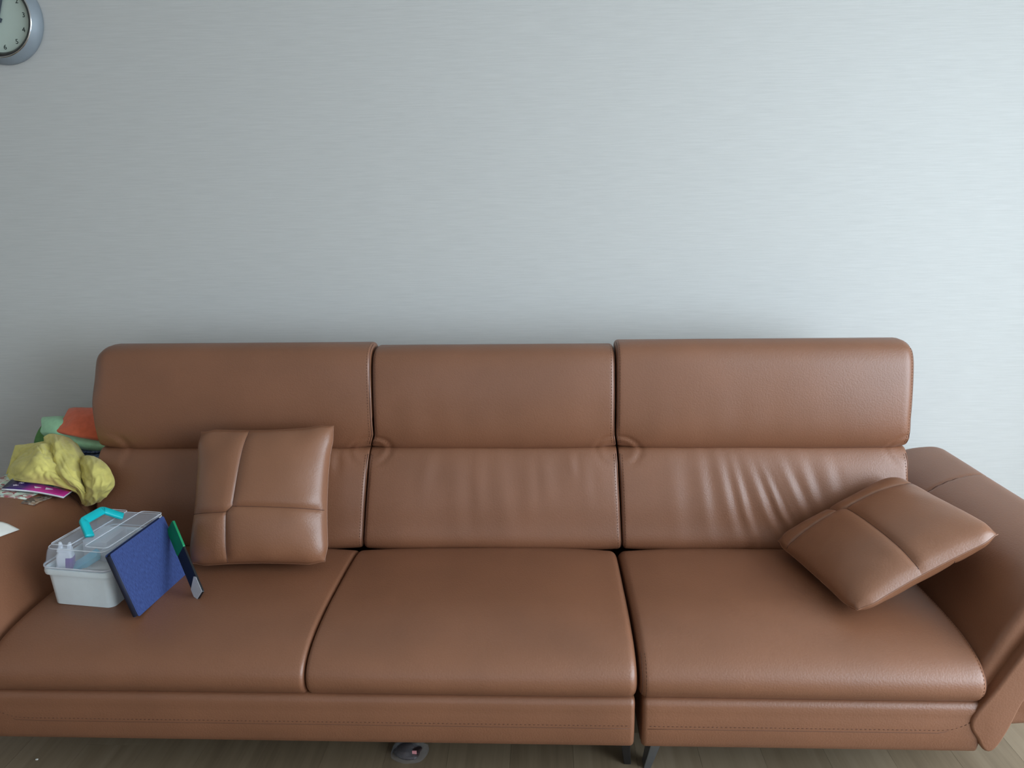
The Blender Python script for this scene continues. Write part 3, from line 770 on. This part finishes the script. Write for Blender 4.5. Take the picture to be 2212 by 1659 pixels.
sheet('paper_sheet', 'blank white sheet at the left edge lying on the armrest', 'paper', [(-1.64, 1.76, 0), (-1.500, 1.850, 0), (-1.481, 1.955, 0), (-1.64, 1.895, 0)], .0008, PAPERW, lambda s, t: .006*s*t, conform=True)

# folded laundry behind the headrest
def folded(name, label, cat, loc, rz, w, d, h, layers, mat, seed, group='folded laundry on the left armrest', droop=0.):
    """a garment folded into a flat rounded bundle: stacked layers joined by folds at the front"""
    prof = []; lh = h/layers
    # zigzag strip seen from the side, thickened by solidify
    P = []
    for k in range(layers):
        z = lh*(k+.5)
        if k % 2 == 0: P += [(d*.5-.006*k, z), (0, z), (-d*.5+.012, z)]
        else: P += [(-d*.5+.012, z), (0, z+.002), (d*.5-.01, z)]
        if k < layers-1:
            sgn = -1 if k % 2 == 0 else 1
            P += [(sgn*(d*.5), z+lh*.5)]
    C = resample(catmull(P, 8, False), 24*layers, False)
    V = []; F = []; nx_ = 22
    for i in range(nx_+1):
        s = i/nx_*2-1
        for (a, b) in C:
            x = s*w/2*(1+.03*math.sin(a*40+b*90+seed)); e = 1-.16*abs(s)**6
            V.append((x, a*e*(1+.05*math.sin(s*3+seed))+.003*math.sin(s*9+b*60+seed), b*(1-.12*s*s)+.005*math.sin(s*5+a*25+seed)*b/h+.0025*math.sin(s*13+a*31+seed*2)-droop*max(0, -s)**1.6*(.4+b/h)))
    n = len(C)
    for i in range(nx_):
        for j in range(n-1): F.append((i*n+j, i*n+j+1, (i+1)*n+j+1, (i+1)*n+j))
    o = mesh(name, V, F, mat); o.location = loc; o.rotation_euler = (0, 0, rz); solid(o, lh*.72, 0); 
    sb = o.modifiers.new('soft', 'SUBSURF'); sb.levels = 1; sb.render_levels = 1
    tag(o, label, cat, group); return o
BLUEP = patchy('blue_pattern', [rgb(40, 56, 96), rgb(150, 166, 196), rgb(60, 80, 130), rgb(206, 212, 222)], 130, .9)
folded('folded_shorts', 'blue and white patterned cloth at the bottom of the laundry pile', 'clothes', (-1.545, 2.44, .622), .05, .26, .16, .036, 3, BLUEP, 1.0)
SHIRT_A = [[(-1.7131,2.235,0.612),(-1.6704,2.24,0.6164),(-1.6172,2.25,0.6127),(-1.5718,2.25,0.6127)],[(-1.7167,2.27,0.6445),(-1.6772,2.27,0.6523),(-1.6226,2.27,0.6601),(-1.5827,2.28,0.6644)],[(-1.7278,2.31,0.67),(-1.6851,2.3,0.6812),(-1.6364,2.3,0.6968),(-1.605,2.31,0.6935)],[(-1.7375,2.34,0.6886),(-1.7072,2.34,0.6918),(-1.6705,2.34,0.6965),(-1.6303,2.34,0.7043)]]
SHIRT_B = [[(-1.6833,2.2,0.6251),(-1.6023,2.155,0.633),(-1.538,2.155,0.6255),(-1.4779,2.16,0.6116),(-1.4357,2.165,0.5931)],[(-1.6826,2.215,0.638),(-1.5978,2.155,0.66),(-1.5321,2.145,0.6666),(-1.4904,2.155,0.651),(-1.4598,2.17,0.6274)],[(-1.6918,2.24,0.6505),(-1.6071,2.185,0.6822),(-1.5499,2.17,0.7023),(-1.5186,2.18,0.6839),(-1.4963,2.2,0.6541)],[(-1.6904,2.27,0.6648),(-1.6243,2.235,0.6922),(-1.5738,2.22,0.7124),(-1.5496,2.225,0.6986),(-1.5325,2.24,0.6782)],[(-1.6935,2.3,0.6765),(-1.6457,2.28,0.6988),(-1.6062,2.27,0.7144),(-1.59,2.28,0.7142),(-1.5781,2.3,0.6968)]]
SHIRT_C = [[(-1.6398,2.345,0.7139),(-1.6212,2.35,0.7234),(-1.5984,2.355,0.7202),(-1.572,2.36,0.709),(-1.5439,2.36,0.6882)],[(-1.6171,2.31,0.7045),(-1.5775,2.285,0.7172),(-1.5438,2.28,0.7188),(-1.5188,2.29,0.7046),(-1.5112,2.33,0.671)],[(-1.5857,2.27,0.6911),(-1.5411,2.235,0.6982),(-1.505,2.225,0.6985),(-1.482,2.24,0.6858),(-1.4835,2.3,0.6543)],[(-1.5587,2.235,0.6722),(-1.5149,2.2,0.6769),(-1.476,2.185,0.6776),(-1.4579,2.2,0.6647),(-1.4739,2.27,0.6397)],[(-1.528,2.205,0.6508),(-1.4809,2.165,0.6593),(-1.4492,2.155,0.6555),(-1.4375,2.175,0.6406),(-1.4565,2.24,0.6164)],[(-1.4824,2.18,0.616),(-1.4509,2.155,0.6256),(-1.4259,2.145,0.6264),(-1.4213,2.165,0.6112),(-1.4402,2.22,0.5853)],[(-1.449,2.185,0.5852),(-1.4327,2.17,0.5941),(-1.4214,2.165,0.5916),(-1.4235,2.18,0.578),(-1.4346,2.21,0.5629)],[(-1.4489,2.2,0.5468),(-1.4429,2.195,0.5473),(-1.4356,2.19,0.5463),(-1.4334,2.195,0.5411),(-1.439,2.21,0.5334)]]
SHIRT_D = [[(-1.4999,2.3,0.6574),(-1.4656,2.27,0.6755),(-1.4332,2.25,0.6823),(-1.4146,2.25,0.6762),(-1.4055,2.25,0.6669)],[(-1.4776,2.26,0.6557),(-1.4258,2.21,0.6733),(-1.3914,2.19,0.6773),(-1.3658,2.19,0.6728),(-1.3583,2.21,0.6611)],[(-1.4577,2.23,0.6386),(-1.4065,2.18,0.6538),(-1.3694,2.16,0.6582),(-1.3441,2.165,0.6533),(-1.3362,2.19,0.6441)],[(-1.4352,2.2,0.6191),(-1.3922,2.16,0.6312),(-1.3599,2.145,0.6339),(-1.3347,2.15,0.6291),(-1.3252,2.18,0.6207)],[(-1.4283,2.19,0.5954),(-1.39,2.155,0.6061),(-1.364,2.145,0.6056),(-1.3441,2.155,0.6032),(-1.3373,2.18,0.5964)],[(-1.4437,2.2,0.5623),(-1.41,2.17,0.5698),(-1.3862,2.16,0.5724),(-1.3713,2.165,0.575),(-1.3642,2.18,0.572)],[(-1.4562,2.21,0.538),(-1.4416,2.2,0.536),(-1.4296,2.195,0.5365),(-1.4169,2.195,0.5427),(-1.4073,2.2,0.5469)]]
CORAL = [[(-1.6611,2.53,0.7589),(-1.6276,2.53,0.7605),(-1.5859,2.53,0.762),(-1.5247,2.53,0.7618)],[(-1.6188,2.46,0.7748),(-1.5799,2.45,0.779),(-1.5365,2.45,0.7789),(-1.4774,2.45,0.7771)],[(-1.6137,2.415,0.7518),(-1.5561,2.39,0.7589),(-1.5067,2.385,0.7539),(-1.4447,2.385,0.7489)],[(-1.6297,2.39,0.7319),(-1.5641,2.365,0.7298),(-1.5032,2.36,0.72),(-1.4356,2.36,0.7135)],[(-1.6399,2.395,0.7175),(-1.5702,2.372,0.718),(-1.5112,2.37,0.7058),(-1.4439,2.37,0.6944)],[(-1.6659,2.44,0.7037),(-1.6152,2.44,0.6971),(-1.5556,2.44,0.6854),(-1.4861,2.44,0.6754)]]
MINT = [[(-1.761,2.53,0.7272),(-1.6988,2.53,0.7304),(-1.6165,2.53,0.7234),(-1.5309,2.53,0.7181)],[(-1.6973,2.43,0.7493),(-1.6305,2.415,0.7567),(-1.5518,2.42,0.7178),(-1.4698,2.42,0.7111)],[(-1.68,2.405,0.7356),(-1.6213,2.388,0.7373),(-1.5413,2.4,0.7077),(-1.461,2.4,0.693)],[(-1.6828,2.4,0.7177),(-1.6188,2.375,0.7204),(-1.554,2.38,0.7011),(-1.4533,2.385,0.688)],[(-1.6722,2.4,0.7047),(-1.6135,2.375,0.7044),(-1.5371,2.362,0.6892),(-1.442,2.362,0.6762)],[(-1.6778,2.42,0.6903),(-1.624,2.4,0.6868),(-1.551,2.38,0.6688),(-1.4545,2.38,0.659)],[(-1.7161,2.48,0.6715),(-1.6782,2.48,0.6613),(-1.5964,2.45,0.6475),(-1.4971,2.45,0.6374)]]
GREEN = [[(-1.7738,2.54,0.6989),(-1.7343,2.54,0.7039),(-1.6924,2.54,0.7038)],[(-1.7368,2.47,0.7063),(-1.6912,2.46,0.7059),(-1.6429,2.46,0.7025)],[(-1.7335,2.44,0.6858),(-1.6885,2.425,0.6838),(-1.6212,2.42,0.682)],[(-1.7384,2.435,0.6659),(-1.6849,2.415,0.6657),(-1.6178,2.41,0.664)],[(-1.7729,2.49,0.6465),(-1.7375,2.49,0.6397),(-1.6718,2.49,0.6362)]]

def spline_grid(G, m):
    """bicubic surface through a grid of control points"""
    A = np.array(G, float)
    rows = np.array([catmull(r, m, False) for r in A])
    return np.array([catmull(rows[:, j], m, False) for j in range(rows.shape[1])]).transpose(1, 0, 2)
def cloth_patch(G, seed, amp, m=8, dirs=((1, .3),), freq=5.0):
    S_ = spline_grid(G, m); nr, nc = S_.shape[:2]
    dv = np.gradient(S_, axis=0); du = np.gradient(S_, axis=1); N_ = np.cross(du, dv); N_ /= np.linalg.norm(N_, axis=2)[..., None]+1e-12
    v, u = np.mgrid[0:1:nr*1j, 0:1:nc*1j]
    w = wav(u*1.0, v*1.0, seed, freq)
    w2 = wav(u+.12*w, v-.12*w, seed+9, freq*1.9); w3 = wav(u, v+.08*w2, seed+17, freq*4.0)
    w = .9*np.abs(w)**.8-.5+.55*(np.abs(w2)**.75-.5)+.18*w3
    fade = np.clip(np.minimum(np.minimum(u, 1-u), np.minimum(v, 1-v))*7+.25, 0, 1)
    S_ = S_+N_*(amp*w*fade)[..., None]
    F = [(i*nc+j, i*nc+j+1, (i+1)*nc+j+1, (i+1)*nc+j) for i in range(nr-1) for j in range(nc-1)]
    return S_.reshape(-1, 3), F
def garment(name, label, cat, patches, mat, th, group=None):
    V = []; F = []
    for (G, seed, amp, fr) in patches:
        v, f = cloth_patch(G, seed, amp, 14, freq=fr); k = len(V); V += list(v); F += [tuple(q+k for q in t) for t in f]
    org = np.array(V).mean(0); org[2] = np.array(V)[:, 2].min()
    o = mesh(name, [p-org for p in V], F, mat); o.location = org; solid(o, th, 0); tag(o, label, cat, group)
    return o
LG = 'folded laundry on the left armrest'
garment('folded_shirt', 'green folded shirt peeking out left of the mint towel', 'clothes', [(GREEN, 3, .002, 5)], fabric('green_cloth', rgb(88, 138, 76)), .006, LG)
garment('folded_towel', 'mint green folded towel beneath the coral shirt', 'towel', [(MINT, 5, .0035, 5)], fabric('mint_cloth', rgb(160, 208, 168)), .008, LG)
garment('folded_shirt', 'coral orange folded shirt on top of the laundry pile', 'clothes', [(CORAL, 8, .0035, 6)], fabric('coral_cloth', rgb(214, 106, 76)), .006, LG)
garment('yellow_shirt', 'crumpled yellow shirt thrown over the left armrest', 'shirt', [(SHIRT_A, 2, .005, 7), (SHIRT_B, 4, .010, 8), (SHIRT_C, 6, .010, 8), (SHIRT_D, 9, .0095, 8)], fabric('yellow_cloth', rgb(214, 202, 116)), .0024)

# ------------------------------------------------------------------ floor litter
bg = thing('plastic_bag', 'small crumpled clear plastic bag with dark contents on the floor under the sofa', 'bag', (-.362, 1.775, 0))
def blob(name, rx, ry, rz, seed, amp, mat, parent, n=28, m_=18, flat=0.):
    V = []; F = []
    rs = np.random.RandomState(seed); dirs = rs.normal(size=(26, 3)); dirs /= np.linalg.norm(dirs, axis=1)[:, None]; am = rs.uniform(-1, 1, 26)
    for i in range(m_+1):
        th = math.pi*i/m_
        for k in range(n):
            a = 2*math.pi*k/n; p = np.array([math.sin(th)*math.cos(a), math.sin(th)*math.sin(a), math.cos(th)])
            r = 1+amp*np.sum(am*np.maximum(dirs@p-.55, 0)*3)
            q = p*r*np.array([rx, ry, rz]); q[2] = max(q[2]+rz*.8, .001); V.append(q)
    for i in range(m_):
        for k in range(n): F.append((i*n+k, i*n+(k+1) % n, (i+1)*n+(k+1) % n, (i+1)*n+k))
    o = mesh(name, V, F, mat, parent, smooth=False); fixnormals(o); return o
blob('film', .048, .034, .018, 3, .5, clearplastic('clear_film', (.55, .55, .57, 1), .07, .06), bg)
blob('contents', .036, .024, .013, 5, .3, plain('dark_maroon', rgb(46, 32, 32), .5), bg)
lb = boxes('pink_label', [(.004, .016, -.023, -.021, .012, .024)], plain('pink_print', rgb(196, 130, 134), .5), bg)
cr = boxes('paper_crumb', [(-.003, .003, -.002, .002, 0, .003)], PAPERW, None, .0008); cr.location = (-1.372, 1.725, 0); tag(cr, 'tiny white crumb on the floor at the lower left', 'crumb')
